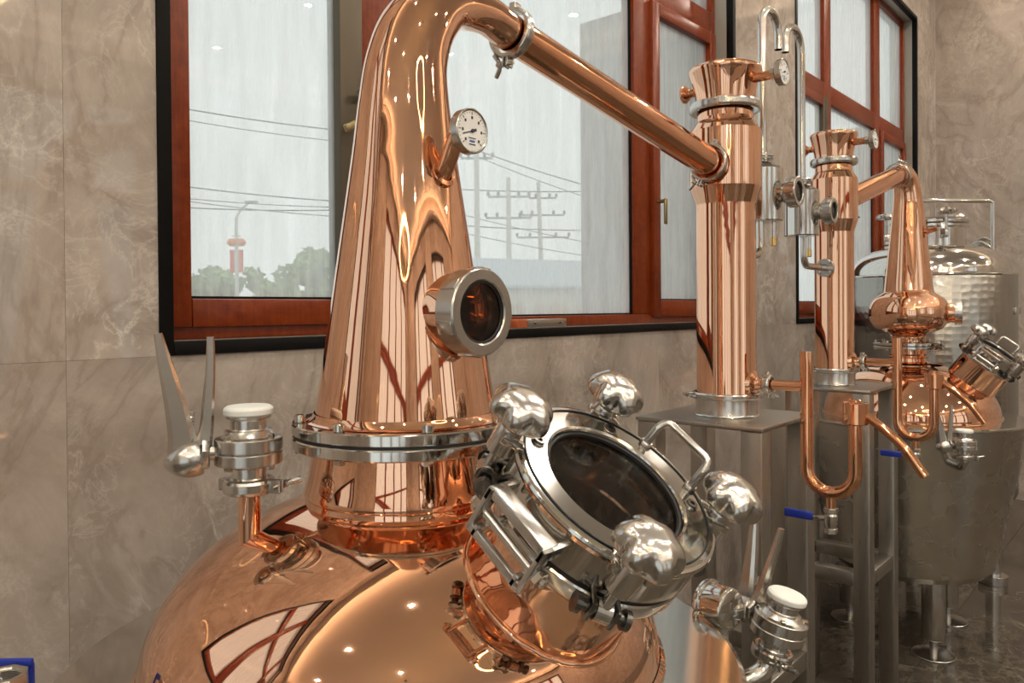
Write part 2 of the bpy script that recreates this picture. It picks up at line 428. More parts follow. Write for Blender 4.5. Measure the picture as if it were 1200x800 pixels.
window(5, (4.0, SY, 0), math.pi, 2.80, .9, 4.05, brk(.735, (1.325, 1.466, 2.763, 2.90)), 2.9, seen=False)
d = thing('door_1', (BX, -5.2, 0), kind='structure')        # glazed entrance front behind the viewer
def glz(y0, y1, z0, z1, nm, par, w_=.07, x0=-.12, x1=-.05):
    f_ = MB(); f_.box((x0, y0, z0), (x1, y0 + w_, z1), bev=.004).box((x0, y1 - w_, z0), (x1, y1, z1), bev=.004).box((x0, y0 + w_, z0), (x1, y1 - w_, z0 + w_), bev=.004).box((x0, y0 + w_, z1 - w_), (x1, y1 - w_, z1), bev=.004)
    o = f_.obj(nm, WOOD, par); MB().box((x0 + .03, y0 + w_, z0 + w_), (x0 + .038, y1 - w_, z1 - w_)).obj('pane', PANE, o); return o
for k in range(4):
    a_ = k * 1.2
    glz(a_ + .003, a_ + 1.197, .01, 2.85, 'door_leaf', d); glz(a_ + .003, a_ + 1.197, 2.86, 4.095, 'fanlight', d)
    MB().tube([(-.05, a_ + (.12 if k % 2 else 1.08), .95), (-.02, a_ + (.12 if k % 2 else 1.08), .95), (-.02, a_ + (.12 if k % 2 else 1.08), 1.35), (-.05, a_ + (.12 if k % 2 else 1.08), 1.35)], .012, 10).obj('door_handle', SATIN, d)

# ------------------------------------------------------------------ ceiling lamps
def downlight():
    t = thing('ceiling_downlight', (0, 0, CZ), 'small round recessed downlight in the white ceiling', 'downlight', 'downlights set in the ceiling')
    MB().ring(.035, .055, -.008, 0, seg=24).obj('bezel', SATIN, t)
    MB().disc(.035, -.004, -.002, seg=24, ch=0).obj('lens', DOWNL, t)
    return t
spots = [(x, y) for y in (.5, -1.4, -3.3, -5.2) for x in (-3.6, -1.55, .5, 2.55, 4.6, 6.65)]
dl = downlight()
for i, (x, y) in enumerate(spots):
    o = dl if i == 0 else copy_tree(dl); o.location = (x, y, CZ)
def ring_lamp(loc, rad, label):
    t = thing('ring_pendant', loc, label, 'pendant lamp')
    MB().torus(rad, .02, seg=72, sub=10).obj('glowing_ring', RINGL, t)
    MB().ring(rad - .028, rad - .021, -.02, .03, seg=72).obj('ring_housing', GOLD, t)
    for k in range(3):
        a = 2.094 * k; MB().tube([((rad - .024) * math.cos(a), (rad - .024) * math.sin(a), .03), (0, 0, CZ - loc[2] - .02)], .002, 6).obj('suspension_wire', DARKST, t)
    MB().disc(.06, CZ - loc[2] - .03, CZ - loc[2], seg=24).obj('ceiling_rose', GOLD, t)
ring_lamp((.9, -1.5, 3.3), .42, 'large glowing gold ring pendant hanging over the aisle beside the stills')
ring_lamp((-1.8, -1.9, 3.1), .55, 'wide glowing gold ring pendant hanging near the glazed doors')

# ------------------------------------------------------------------ shared fittings
def clamp(parent, M, r, name='pipe_clamp', h=.02, ang=0., t_=.006):
    """two-piece band clamp around local z, with hinge, swing bolt and wing nut"""
    mb = MB(M @ RZ(ang))
    mb.lathe(chamfer([(r - t_, -h / 2), (r, -h / 2), (r + t_ * .4, -h * .25), (r + t_ * .4, h * .25), (r, h / 2), (r - t_, h / 2)], .0015), 40, closed=True)
    mb.box((r - .002, -.006, -h * .45), (r + .018, -.002, h * .45), bev=.0015).box((r - .002, .002, -h * .45), (r + .018, .006, h * .45), bev=.0015)
    mb.box((-r - .012, -.008, -h * .4), (-r + .003, .008, h * .4), bev=.002)
    o = mb.obj(name, CAST, parent, 16)
    w_ = MB(M @ RZ(ang))
    w_.tube([(r + .011, -.014, 0), (r + .011, .026, 0)], .003, 10)
    w_.tube([(r + .011, .012, 0), (r + .011, .022, 0)], .0062, 12)
    w_.tube(catmull([(r + .011, .017, 0), (r + .02, .02, .003), (r + .033, .028, .006)], 4), [.004] * 4 + [.0045] * 4 + [.004], 8)
    w_.tube(catmull([(r + .011, .017, 0), (r + .004, .021, -.003), (r - .006, .03, -.006)], 4), [.004] * 4 + [.0045] * 4 + [.004], 8)
    w_.obj('wing_nut', CAST, o)
    return o
def dial(parent, M, r, th=.018, hot=False):
    """bimetal thermometer, face towards local +z, back at z = -th"""
    mb = MB(M)
    mb.lathe(chamfer([(0, -th), (r * .93, -th), (r, -th * .8), (r, 0), (r * .9, 0), (r * .87, -.003), (0, -.003)], .0012), 48)
    o = mb.obj('thermometer', SATIN, parent)
    MB(M).disc(r * .87, -.003, -.002, seg=48, ch=0).obj('dial_face', DIAL, o)
    tk = MB(M)
    for k in range(25):
        a = R(225 - k * 270 / 24); l0 = .78 if k % 4 else .70
        tk.box((r * l0, -.0003 * (1 + (k % 4 == 0)), -.002), (r * .82, .0003 * (1 + (k % 4 == 0)), -.0015), Matrix.Rotation(a, 4, 'Z'))
    for k in range(0, 25, 4):
        a = R(225 - k * 270 / 24); tk.box((-.0016, -.002, -.002), (.0016, .002, -.0015), T((r * .58 * math.cos(a), r * .58 * math.sin(a), 0)))
    tk.box((-r * .22, -r * .34, -.002), (r * .22, -r * .30, -.0015)); tk.box((-r * .2, -r * .62, -.002), (r * .2, -r * .57, -.0015))
    tk.obj('scale_marks', INK, o)
    MB(M).box((-r * .16, -r * .50, -.002), (r * .16, -r * .41, -.0015)).obj('printed_mark', BLUEINK, o)
    nd = MB(M); nd.disc(.0028, -.0015, .0005, seg=12, ch=0).box((-r * .62, -.0007, -.0012), (.001, .0007, -.0008), RZ(18)).box((0, -.002, -.0012), (r * .26, .002, -.0008), RZ(18))
    nd.obj('needle', INK, o)
    return o
def sight(parent, M, R0, depth, hole=.72, ringm=SATIN):
    """round sight port facing local +z (face at z = 0) on a steel union ring"""
    mb = MB(M)
    mb.lathe(chamfer([(R0 * .80, -depth), (R0, -depth), (R0, 0), (R0 * hole, 0), (R0 * hole, -depth * .5), (R0 * .80, -depth)], .002)[:-1], 64, closed=True)
    for k in range(6):
        a = k * math.pi / 3 + .35
        mb.box((R0 - .002, -R0 * .16, -depth * .9), (R0 + .0022, R0 * .16, -.004), Matrix.Rotation(a, 4, 'Z'), .0008)
    o = mb.obj('sight_glass', ringm, parent)
    MB(M).disc(R0 * hole * .995, -.012, -.007, seg=48, ch=0).obj('glass_pane', SIGHT, o)
    MB(M).ring(R0 * hole * .93, R0 * hole * .998, -.007, -.004, seg=48, ch=.0008).obj('gasket', BLACK, o)
    return o
def star_knob(M, parent):
    mb = MB(M)
    def rm(a, r, z):
        k = min(1, max(0, (z - .003) / .010)); j = min(1, max(0, (.045 - z) / .024)); return 1 + .135 * (math.cos(6 * a) - .2 * math.cos(12 * a)) * k * (.2 + .8 * j) * min(1, r / .024)
    pr = catmull([(.013, .0), (.018, .003), (.030, .006), (.0365, .013), (.0380, .022), (.0360, .031), (.0285, .039), (.015, .0435), (.0005, .0445)], 4)
    pr = [(p[0], p[1]) for p in [Vector((q.x, q.y)) for q in pr]]
    pr = [(0, 0)] + pr[:-1] + [(0, .0445)]
    mb.lathe(pr, 60, rmod=rm)
    o = mb.obj('star_knob', CAST, parent, 60)
    return o
def V2(pts): return [Vector((p[0], p[1], 0)) for p in pts]
def prof_smooth(pts, n=6): return [(max(p.x, 0), p.y) for p in catmull([(a, b, 0) for a, b in pts], n)]

def manway(still, M, Rm, collar_len, az_knobs, copm):
    """local z = outward normal, origin at the centre of the cover face, local x towards the lifting handle"""
    MB(M).lathe([(Rm * .84, -collar_len), (Rm * .84, -.098), (Rm * .87, -.090)], 96).obj('manway_collar', copm, still)
    fr = MB(M); fr.lathe(chamfer([(Rm * .80, -.090), (Rm * .96, -.090), (Rm * .985, -.082), (Rm * .985, -.063), (Rm * .80, -.063)], .002), 96, closed=True)
    body = fr.obj('manway', STEEL, still)
    MB(M).ring(Rm * .8, Rm * .965, -.063, -.057, seg=96, ch=.001).obj('gasket', BLACK, body)
    cv = MB(M)
    cv.lathe(chamfer([(Rm * .70, -.057), (Rm * .985, -.057), (Rm * .985, -.012), (Rm * 1.015, -.009), (Rm * 1.015, -.003), (Rm * .995, 0), (Rm * .70, 0.0), (Rm * .685, -.004), (Rm * .685, -.03)], .0022), 112, closed=True)
    cv.obj('cover_ring', STEEL, body, 15)
    MB(M).ring(Rm * .925, Rm * .94, .0002, .0018, seg=96, ch=.0004).obj('groove_line', BLACK, body)
    MB(M).disc(Rm * .685, -.022, -.012, seg=80, ch=0).obj('glass_pane', SIGHT, body)
    MB(M).ring(Rm * .655, Rm * .687, -.012, -.006, seg=80, ch=.001).obj('glass_seal', BLACK, body)
    for a in az_knobs:
        K = M @ RZ(a)
        p = MB(K); x = Rm * 1.09
        p.box((Rm * .95, -.019, -.080), (x + .010, -.011, -.052), bev=.003).box((Rm * .95, .011, -.080), (x + .010, .019, -.052), bev=.003)
        p.tube([(x, -.028, -.066), (x, .028, -.066)], .0075, 14).tube([(x, -.034, -.066), (x, -.027, -.066)], .012, 14).tube([(x, .027, -.066), (x, .034, -.066)], .012, 14)
        p.obj('pivot_lug', DARKST, body)
        rod = MB(K); rod.tube([(x, 0, -.066), (x, 0, .03)], .0075, 14).tube([(x, -.0095, -.066), (x, .0095, -.066)], .013, 16)
        rod.lathe(chamfer([(.0075, -.030), (.0165, -.030), (.0165, .010), (.013, .014), (.0075, .014)], .002), 28, T((x, 0, 0)), closed=True)
        rod.obj('swing_bolt', CAST, body)
        ear = MB(K); ear.box((Rm * .93, -.022, -.006), (x - .006, -.010, .003), bev=.002).box((Rm * .93, .010, -.006), (x - .006, .022, .003), bev=.002).box((x - .008, -.022, -.006), (x + .008, -.017, .003), bev=.001).box((x - .008, .017, -.006), (x + .008, .022, .003), bev=.001)
        ear.obj('clamp_ear', STEEL, body)
        star_knob(K @ T((x, 0, .014)) @ RZ(20), body)
    for a in (130, 46, -36, -134):
        q = M @ RZ(a) @ T((Rm * .80, 0, .001))
        s_ = MB(q); s_.lathe([(.0035, .001), (.0035, .0035), (.0075, .0035), (.0075, -.001)], 20).lathe([(0, .0008), (.0034, .0008)], 6)
        s_.obj('cap_screw', DARKST, body)
        MB(q).ring(.0076, .0095, -.0005, .0012, seg=20, ch=.0003).obj('screw_washer', STEEL, body)
    # lifting handle
    hx = Rm * .87
    arc = [(hx, -.042, 0), (hx + .003, -.042, .03)] + [(hx + .005 + .006 * math.sin(t), -.042 + .012 * (1 - math.cos(t)), .030 + .014 * math.sin(t)) for t in (.4, .8, 1.2, 1.57)]
    arc2 = [(x_, -y_, z_) for x_, y_, z_ in arc[::-1]]
    hd = MB(M); hd.tube(arc + arc2, .0058, 14)
    for s in (-1, 1): hd.disc(.009, 0, .006, T((hx, s * .042, 0)), 18)
    hd.obj('lifting_handle', SATIN, body)
    # hinge on the side away from the handle
    hg = MB(M @ RZ(180)); x0, x1 = Rm * .97, Rm * 1.32
    for s in (-1, 1):
        hg.box((x0, s * .046 - .004, -.030), (x1, s * .046 + .004, -.012), bev=.002)
        hg.box((x1 - .018, s * .046 - .004, -.078), (x1, s * .046 + .004, -.012), bev=.002)
        hg.box((x0 - .006, s * .036 - .004, -.078), (x1, s * .036 + .004, -.062), bev=.002)
    hg.box((x0 + .022, -.046, -.024), (x1 - .002, .046, -.011), bev=.002).box((x1 - .008, -.046, -.078), (x1, .046, -.066), bev=.002)
    hg.tube([(x1 - .012, -.056, -.050), (x1 - .012, .056, -.050)], .0065, 14)
    hg.obj('hinge', SATIN, body)
    for s in (-1, 1):
        nt = MB(M @ RZ(180)); nt.hexa(.011, 0, .009, T((x1 - .012, s * .050, -.050)) @ RX(-90 * s)).disc(.006, .008, .015, T((x1 - .012, s * .050, -.050)) @ RX(-90 * s), 14)
        nt.obj('hinge_nut', STEEL, body)
    return body

def butterfly(still, M, sc=1., handle=True):
    """local z up the pipe, origin at the clamp joint, lever hub towards local -x"""
    b = MB(M)
    b.lathe(chamfer([(.017, -.010), (.030, -.008), (.030, .006), (.024, .010), (.024, .026), (.036, .028), (.036, .030), (.047, .031), (.047, .0475), (.044, .048), (.044, .0495), (.047, .050), (.047, .068), (.037, .070), (.031, .078), (.025, .080), (.025, .094), (.0315, .096), (.0315, .101), (.018, .101), (.018, -.010)], .0012), 56, closed=True)
    body = b.obj('butterfly_valve', SATIN, still)
    for k in range(4):
        a = R(45 + 90 * k); q = T((.0395 * math.cos(a), .0395 * math.sin(a), 0))
        MB(M).hexa(.0058, .068, .0755, q).obj('valve_bolt', STEEL, body); MB(M).hexa(.0058, .0245, .031, q).obj('valve_nut', STEEL, body)
    MB(M).lathe(chamfer([(0, .0995), (.033, .0995), (.0345, .102), (.0345, .110), (.030, .113), (0, .1135)], .0015), 48).obj('valve_cap', WHITE, body)
    clamp(body, M @ T((0, 0, -.001)), .034, 'band_clamp', .021, -35)
    h = MB(M)
    h.tube([(-.040, 0, .049), (-.058, 0, .049)], .011, 18)
    h.lathe(chamfer([(0, 0), (.021, 0), (.024, .003), (.024, .010), (0, .010)], .001), 24, T((-.052, 0, .049)) @ RY(-90), rmod=lambda a, r, z: 1 + (.05 * (1 if math.sin(12 * a) > 0 else -1) if r > .02 else 0))
    h.lathe(prof_smooth([(0, 0), (.021, .001), (.0255, .012), (.0245, .026), (.018, .040), (.008, .050), (0, .053)], 4), 28, T((-.060, 0, .044)) @ RY(-97))
    h.obj('lever_hub', CAST, body)
    def lever(pts, wd, name):
        l_ = MB(M); P = catmull(pts, 5); vs_ = []; fs_ = []; n = len(P)
        for i, p in enumerate(P):
            t_ = (P[min(i + 1, n - 1)] - P[max(i - 1, 0)]).normalized(); sd = Vector((t_.z, 0, -t_.x)); k = i / (n - 1)
            wx = wd[0] + (wd[1] - wd[0]) * k; wy = .012 + (.006 - .012) * k
            for a, b2 in ((-1, -1), (-1, -.5), (-.6, -1), (.6, -1), (1, -.5), (1, .5), (.6, 1), (-.6, 1), (-1, .5)):
                if (a, b2) == (-1, -1): continue
                vs_.append(p + sd * wx * a + Vector((0, wy * b2, 0)))
        m_ = 8
        for i in range(n - 1):
            for k in range(m_): fs_.append((i * m_ + k, i * m_ + (k + 1) % m_, (i + 1) * m_ + (k + 1) % m_, (i + 1) * m_ + k))
        fs_ += [tuple(range(m_)), tuple((n - 1) * m_ + k for k in range(m_))]
        l_.add(vs_, fs_); return l_.obj(name, CAST, body)
    lever([(-.086, 0, .038), (-.088, 0, .075), (-.097, 0, .125), (-.108, 0, .175), (-.117, 0, .218)], (.022, .0055), 'lever_handle')
    lever([(-.060, 0, .062), (-.056, 0, .085), (-.053, 0, .125), (-.050, 0, .17), (-.0495, 0, .212)], (.011, .005), 'trigger_lever')
    sp = MB(M); sp.tube([(-.075 + .0035 * math.cos(k * .9), .0035 * math.sin(k * .9), .085 + k * .0006) for k in range(40)], .0009, 6); sp.obj('spring', STEEL, body)
    return body

# ------------------------------------------------------------------ pot stills
def still_jacket(t, az0):
    pr = [(0, .30), (.20, .315), (.34, .345), (.365, .375)] + [(.365 + (.505 - .365) * k / 8, .375 + (1.052 - .375) * k / 8) for k in range(1, 9)] + [(.512, 1.057), (.512, 1.064)]
    MB().lathe(pr, 128).obj('jacket', SWIRL, t)
    MB().lathe([(.512, 1.064), (.505, 1.068), (.45, 1.070), (.385, 1.072)], 128).obj('jacket_top', STEEL, t)
    for k in range(3):
        a = R(az0 + 120 * k); x, y = .275 * math.cos(a), .275 * math.sin(a)
        lg = MB(T((x, y, 0))).lathe(chamfer([(0, .36), (.05, .36), (.05, .085), (.045, .075), (0, .075)], .003), 32).obj('leg', SATIN, t)
        ft = MB(T((x, y, 0))); ft.tube([(0, 0, .08), (0, 0, .012)], .017, 18).lathe(chamfer([(0, 0), (.092, 0), (.092, .008), (.03, .016), (0, .016)], .002), 40); ft.obj('foot_plate', SATIN, lg)
def still_dome(t, axis_o, axis_n, rc):
    A = Vector(axis_o); n = Vector(axis_n).normalized()
    def keep(p):
        q = p - A; h = q.dot(n)
        return not (h > -.45 and (q - n * h).length < rc and p.dot(n) > .3)
    pr = [(.392, 1.060), (.392, 1.075)] + [(.39 * math.cos(R(a)), 1.075 + .255 * math.sin(R(a))) for a in [2.25 * k for k in range(1, 31)]]
    MB().lathe(pr, 220, keep=keep).obj('copper_dome', COP, t)
    MB().lathe([(.397, 1.066), (.399, 1.070), (.397, 1.078), (.391, 1.084)], 128).obj('seam_band', COP, t)

EL = 53
def manway_frame(c, az=-90, el=EL, twist=0):
    n = (math.cos(R(az)) * math.cos(R(el)), math.sin(R(az)) * math.cos(R(el)), math.sin(R(el)))
    xd = (-math.sin(R(az)), math.cos(R(az)), 0)
    return basis(n, xd, c) @ RZ(twist), n

S1 = Vector((.799, .924, 0)); C1 = Vector((2.109, 1.016, 0)); C2 = Vector((3.20, 1.0725, 0)); S2 = Vector((4.13, 1.03, 0))

def flange_pair(t, z, Rf, nb, off, rb=.0085, th=.016):
    MB().ring(Rf * .7, Rf, z - th - .003, z - .002, seg=112, ch=.002).obj('lower_flange', STEEL, t)
    MB().ring(Rf * .7, Rf * .985, z - .003, z + .003, seg=112, ch=.001).obj('flange_gasket', BLACK, t)
    fl_ = MB().ring(Rf * .7, Rf, z + .002, z + th + .003, seg=112, ch=.002).obj('upper_flange', STEEL, t)
    for k in range(nb):
        a = R(off + 360 / nb * k); q = T((Rf * .925 * math.cos(a), Rf * .925 * math.sin(a), 0))
        MB(q).disc(rb * 1.0, z + th + .003, z + th + .015, seg=20).obj('flange_bolt', STEEL, fl_)
        MB(q).hexa(rb * 1.05, z - th - .011, z - th - .003).obj('flange_nut', STEEL, fl_)

# --- front still
t = thing('pot_still', S1, 'large polished copper pot still with tall tapering neck and round manway cover', 'pot still')
still_jacket(t, 95)
MC = (0.0, -.394, 1.386)
Mm, nn = manway_frame(MC)
still_dome(t, MC, nn, .1385 * .82)
manway(t, Mm, .1385, .27, (134, 48, -38, -134), COPW)
wb = []
for k in range(97):                                   # weld bead where the collar meets the dome
    a = 2 * math.pi * k / 96; best = None
    for h in range(0, 140):
        p = Mm @ Vector((.1385 * .845 * math.cos(a), .1385 * .845 * math.sin(a), -.08 - h * .002)); r_ = math.hypot(p.x, p.y)
        if r_ < .39 and p.z < 1.075 + .255 * math.sqrt(max(0, 1 - (r_ / .39) ** 2)): best = p; break
    if best: wb.append(best)
MB().tube(wb, .0045, 8, caps=False).obj('collar_weld', COP, t)
MB().lathe(chamfer([(.12, 1.397), (.1465, 1.397), (.147, 1.380)], .002) + [(.150, 1.36), (.154, 1.34), (.1585, 1.327), (.1592, 1.323), (.1585, 1.3195), (.1565, 1.317), (.1565, 1.309), (.159, 1.304), (.166, 1.299)], 128).obj('neck_ring', COP, t)
flange_pair(t, 1.412, .176, 8, 14)
e1 = (C1 - S1).normalized()
def bent(pts, e): return [Vector((e.x * s_, e.y * s_, z)) for s_, z, r_ in pts]
sw = [(0, 1.430, .1445), (0, 1.438, .1415), (0, 1.55, .1245), (0, 1.714, .1005), (0, 1.83, .0835), (0, 1.92, .0715), (.006, 1.985, .0645), (.028, 2.042, .060), (.068, 2.086, .052), (.125, 2.113, .0385), (.20, 2.124, .0345), (.268, 2.114, .0338)]
P = catmull([(s_, z, r_) for s_, z, r_ in sw], 16)
MB().tube([Vector((e1.x * p.x, e1.y * p.x, p.y)) for p in P], [p.z for p in P], 128, caps=False, keep=lambda p: not (p.y < 0 and math.hypot(p.x, p.z - 1.596) < .047)).obj('swan_neck', COP, t)
MB().lathe([(.1430, 1.444), (.1455, 1.438), (.1495, 1.4335), (.1545, 1.4318)], 96).obj('neck_fillet', COP, t)
# sight glass on the neck, facing into the room
fY = (0, -1, 0)
MB(basis(fY, (1, 0, 0), (0, -.168, 1.596))).lathe(chamfer([(.058, .075), (.056, .040), (.052, .030), (.052, 0.0)], .002) if False else [(.060, -.085), (.057, -.06), (.0545, -.045), (.0545, -.03)], 64).obj('sight_stub', COP, t)
sight(t, basis(fY, (1, 0, 0), (0, -.168, 1.596)), .063, .036)
# thermometer elbow
MB().tube(catmull([(0, -.080, 1.796), (0, -.098, 1.822), (0, -.112, 1.848), (0, -.124, 1.8575), (0, -.136, 1.858)], 5), .0135, 24).obj('thermometer_elbow', COPP, t)
MB(basis((0, -.93, .35), (1, 0, 0), (0, -.0875, 1.803))).lathe(chamfer([(.0135, -.006), (.021, -.006), (.021, .002), (.0135, .004)], .001), 28, closed=True).obj('elbow_collar', COPP, t)
dial(t, basis(fY, (1, 0, 0), (0, -.150, 1.858)), .033)
# butterfly valve on the dome shoulder
vp = Vector((-.223, .086, 0))
MB().tube([(vp.x, vp.y, 1.25), (vp.x, vp.y, 1.345)], .0155, 28).obj('valve_stub', COP, t)
MB(T((vp.x, vp.y, 1.268)) @ basis((-.45, .18, .85))).torus(.0165, .0035, seg=32, sub=8).obj('stub_weld', COP, t)
butterfly(t, T((vp.x, vp.y, 1.352)) @ RZ(-28))
# outlet pipe, elbow, second valve and gauge
az = R(-34); ox, oy = math.cos(az), math.sin(az)
pp = [(ox * .46, oy * .46, .935), (ox * .55, oy * .55, .935), (ox * .60, oy * .60, .937), (ox * .632, oy * .632, .950), (ox * .645, oy * .645, .972), (ox * .649, oy * .649, .984)]
MB().tube(catmull(pp, 5), .0165, 28).obj('outlet_pipe', STEEL, t)
ou = Vector((.11, -.22, .97)).normalized()
butterfly(t, T((ox * .651, oy * .651, .980)) @ basis(ou, (1, 0, 0)) @ RZ(-112))
g0 = Vector((ox * .550, oy * .550, .935))
MB().tube([g0, g0 + Vector((0, 0, .105))], .008, 16).tube([g0 + Vector((0, 0, .07)), g0 + Vector((0, 0, .105))], .0125, 18).obj('gauge_stem', SATIN, t)
gd = Vector((-.2, -.95, .05)).normalized(); gc = g0 + Vector((-.004, .004, .140))
gm = MB(basis(gd, (1, 0, 0), gc)); gm.lathe(chamfer([(0, -.026), (.034, -.026), (.042, -.024), (.042, -.017), (.036, -.015), (.036, .026), (.032, .030), (0, .030)], .0015), 40)
gz = gm.obj('level_gauge', STEEL, t)
MB(basis(gd, (1, 0, 0), gc)).box((-.004, -.016, .0295), (.012, -.012, .0315)).box((-.004, -.016, .0295), (0, .012, .0315)).obj('gauge_mark', SATIN, gz)

# --- lyne arm of the front still
def lyne(loc, e, a, b, ra, rb_, label, wing):
    la = thing('lyne_arm', loc, label, 'copper pipe')
    p0 = Vector((e.x * a[0], e.y * a[0], a[1])); p1 = Vector((e.x * b[0], e.y * b[0], b[1])); d_ = (p1 - p0).normalized()
    MB().tube([p0, p1], [ra, rb_], 64).obj('arm_pipe', COPP, la)
    clamp(la, basis(d_, (0, 0, -1), p0 + d_ * .006), ra + .012, 'pipe_clamp', .022, wing)
    c_ = clamp(la, basis(d_, (0, 0, -1), p1 - d_ * .018), rb_ + .012, 'pipe_clamp', .020, 20)
    MB(basis(d_, (0, 0, 1), p1)).lathe([(rb_ + .008, -.026), (rb_ + .012, -.018), (rb_ + .012, -.008), (rb_ + .004, -.004), (rb_ + .002, .004)], 48).obj('arm_ferrule', COPP, la)
    return la
dist1 = (C1 - S1).length
lyne(S1, e1, (.274, 2.1125), (dist1 - .107, 2.005), .0338, .041, 'long copper pipe sloping down from the large still neck to its condenser column', 5)

# ------------------------------------------------------------------ condenser columns
def column(loc, q, label, arm_dir, arm_z):
    t = thing('condenser_column', (loc.x, loc.y, 0), label, 'condenser')
    MB().lathe(chamfer([(.07 * q, 1.287), (.094 * q, 1.287), (.0885 * q, 1.291), (.0885 * q, 1.338), (.07 * q, 1.338)], .001), 72, closed=True).obj('base_ferrule', SATIN, t)
    clamp(t, T((0, 0, 1.345)), .098 * q, 'base_clamp', .018, 128)
    MB().lathe([(.086 * q, 1.35), (.085 * q, 1.355), (.085 * q, 1.900)], 80).obj('lower_tube', COP, t)
    MB().lathe(chamfer([(.085 * q, 1.900), (.1015 * q, 1.948), (.1015 * q, 2.112), (.081 * q, 2.142), (.079 * q, 2.150), (.079 * q, 2.176)], .0012), 80).obj('head', COP, t, 13)
    clamp(t, T((0, 0, 2.183)), .100 * q, 'head_clamp', .025, 20)
    MB().lathe(prof_smooth([(.082 * q, 2.194), (.083 * q, 2.208), (.090 * q, 2.242), (.0985 * q, 2.272), (.103 * q, 2.286), (.102 * q, 2.294), (.096 * q, 2.299), (.08 * q, 2.301), (.04 * q, 2.302), (0, 2.302)], 5), 80).obj('top_cup', COP, t)
    # thermometer towards the room and blind nipple towards the wall
    MB().tube([(0, -.085 * q, 2.253), (0, -.15 * q, 2.253)], .0135, 20).obj('thermometer_stub', COPP, t)
    MB(basis(fY, (1, 0, 0), (0, -.15 * q, 2.253))).lathe(chamfer([(.0, -.012), (.017, -.012), (.017, .012), (0, .012)], .001), 6).obj('stub_nut', SATIN, t)
    dial(t, basis(fY, (1, 0, 0), (0, -.150 * q - .028, 2.253)), .037, .02)
    nb = MB(basis((0, 1, 0), (1, 0, 0), (0, .085 * q, 2.247))); nb.lathe(chamfer([(.012, 0), (.012, .026), (.016, .030), (.0265, .044), (.0265, .050), (0, .050)], .001), 32)
    nb.obj('side_nipple', COPP, t)
    # socket for the lyne arm
    a = Vector(arm_dir); M = basis(a, (0, 0, 1), (a.x * .07 * q, a.y * .07 * q, arm_z))
    MB(M).lathe([(.050, .02), (.050, .032), (.054, .036)], 40).obj('arm_socket', COP, t)
    # outlet towards the trap
    M = basis(fY, (1, 0, 0), (0, -.08 * q, 1.382))
    MB(M).lathe([(.042, -.008), (.036, .006), (.020, .014), (.016, .022), (.016, .03)], 36).obj('outlet_stub', COP, t)
    return t
back1 = -e1; e2 = (C2 - S2).normalized()
column(C1, 1.0, 'taller copper condenser column joined to the large still, on its own steel stand', (back1.x, back1.y, .1), 2.0)
column(C2, .88, 'slimmer copper condenser column joined to the onion-necked still, on its own steel stand', (-e2.x, -e2.y, .2), 2.04)

def u_trap(loc, q, label):
    t = thing('u_trap', (loc.x, loc.y, 0), label, 'copper pipe')
    y0, y1 = -.2345, -.362; r = .0172; zb = 1.100; rm = (y0 - y1) / 2; ym = (y0 + y1) / 2
    pts = [(0, y0, 1.478), (0, y0, zb + rm)] + [(0, ym + rm * math.cos(a), zb + rm - rm * math.sin(a)) for a in [math.pi * k / 14 for k in range(1, 14)]] + [(0, y1, zb + rm), (0, y1, 1.30)]
    MB().tube(pts, r, 28).obj('trap_pipe', COPP, t)
    MB().tube([(0, -.108 * q, 1.382), (0, y0 + .01, 1.382)], .0145, 24).obj('inlet_branch', COPP, t)
    clamp(t, basis(fY, (0, 0, -1), (0, -.127 * q, 1.382)), .027, 'pipe_clamp', .02, 30)
    MB(T((0, y1, 0))).lathe(chamfer([(.017, 1.288), (.033, 1.292), (.033, 1.348), (.017, 1.349), (.017, 1.357), (0, 1.357)], .0015), 36).obj('overflow_cup', COPP, t)
    MB().tube(catmull([(0, y1 - .022, 1.318), (0, y1 - .07, 1.285), (0, y1 - .118, 1.240), (0, y1 - .165, 1.175)], 6), .0118, 24, caps=False).obj('spout', COPP, t)
    v = MB(T((0, ym, 0))); v.tube([(0, 0, zb - .012), (0, 0, zb - .045)], .0125, 18); v.obj('drain_stub', COPP, t)
    b = MB(T((0, ym, 0))); b.hexa(.019, zb - .052, zb - .040).lathe(chamfer([(0, zb - .098), (.013, zb - .098), (.013, zb - .09), (.017, zb - .082), (.017, zb - .06), (.012, zb - .052), (0, zb - .052)], .001), 24).hexa(.017, zb - .108, zb - .094)
    b.tube([(0, 0, zb - .071), (0, .030, zb - .071)], .007, 14)
    dv = b.obj('drain_valve', CAST, t)
    h = MB(T((0, ym, zb - .071))); h.box((-.004, .03, -.004), (.004, .05, .004), bev=.001).obj('lever_plate', SATIN, dv)
    MB(T((0, ym, zb - .071))).box((-.007, .048, -.0105), (.007, .125, .0115), bev=.003).obj('lever_grip', BLUE, dv)
    return t
u_trap(C1, 1.0, 'copper U-shaped trap with open cup and spout, fixed to the taller condenser column')
u_trap(C2, .88, 'copper U-shaped trap with open cup and spout, fixed to the slimmer condenser column')

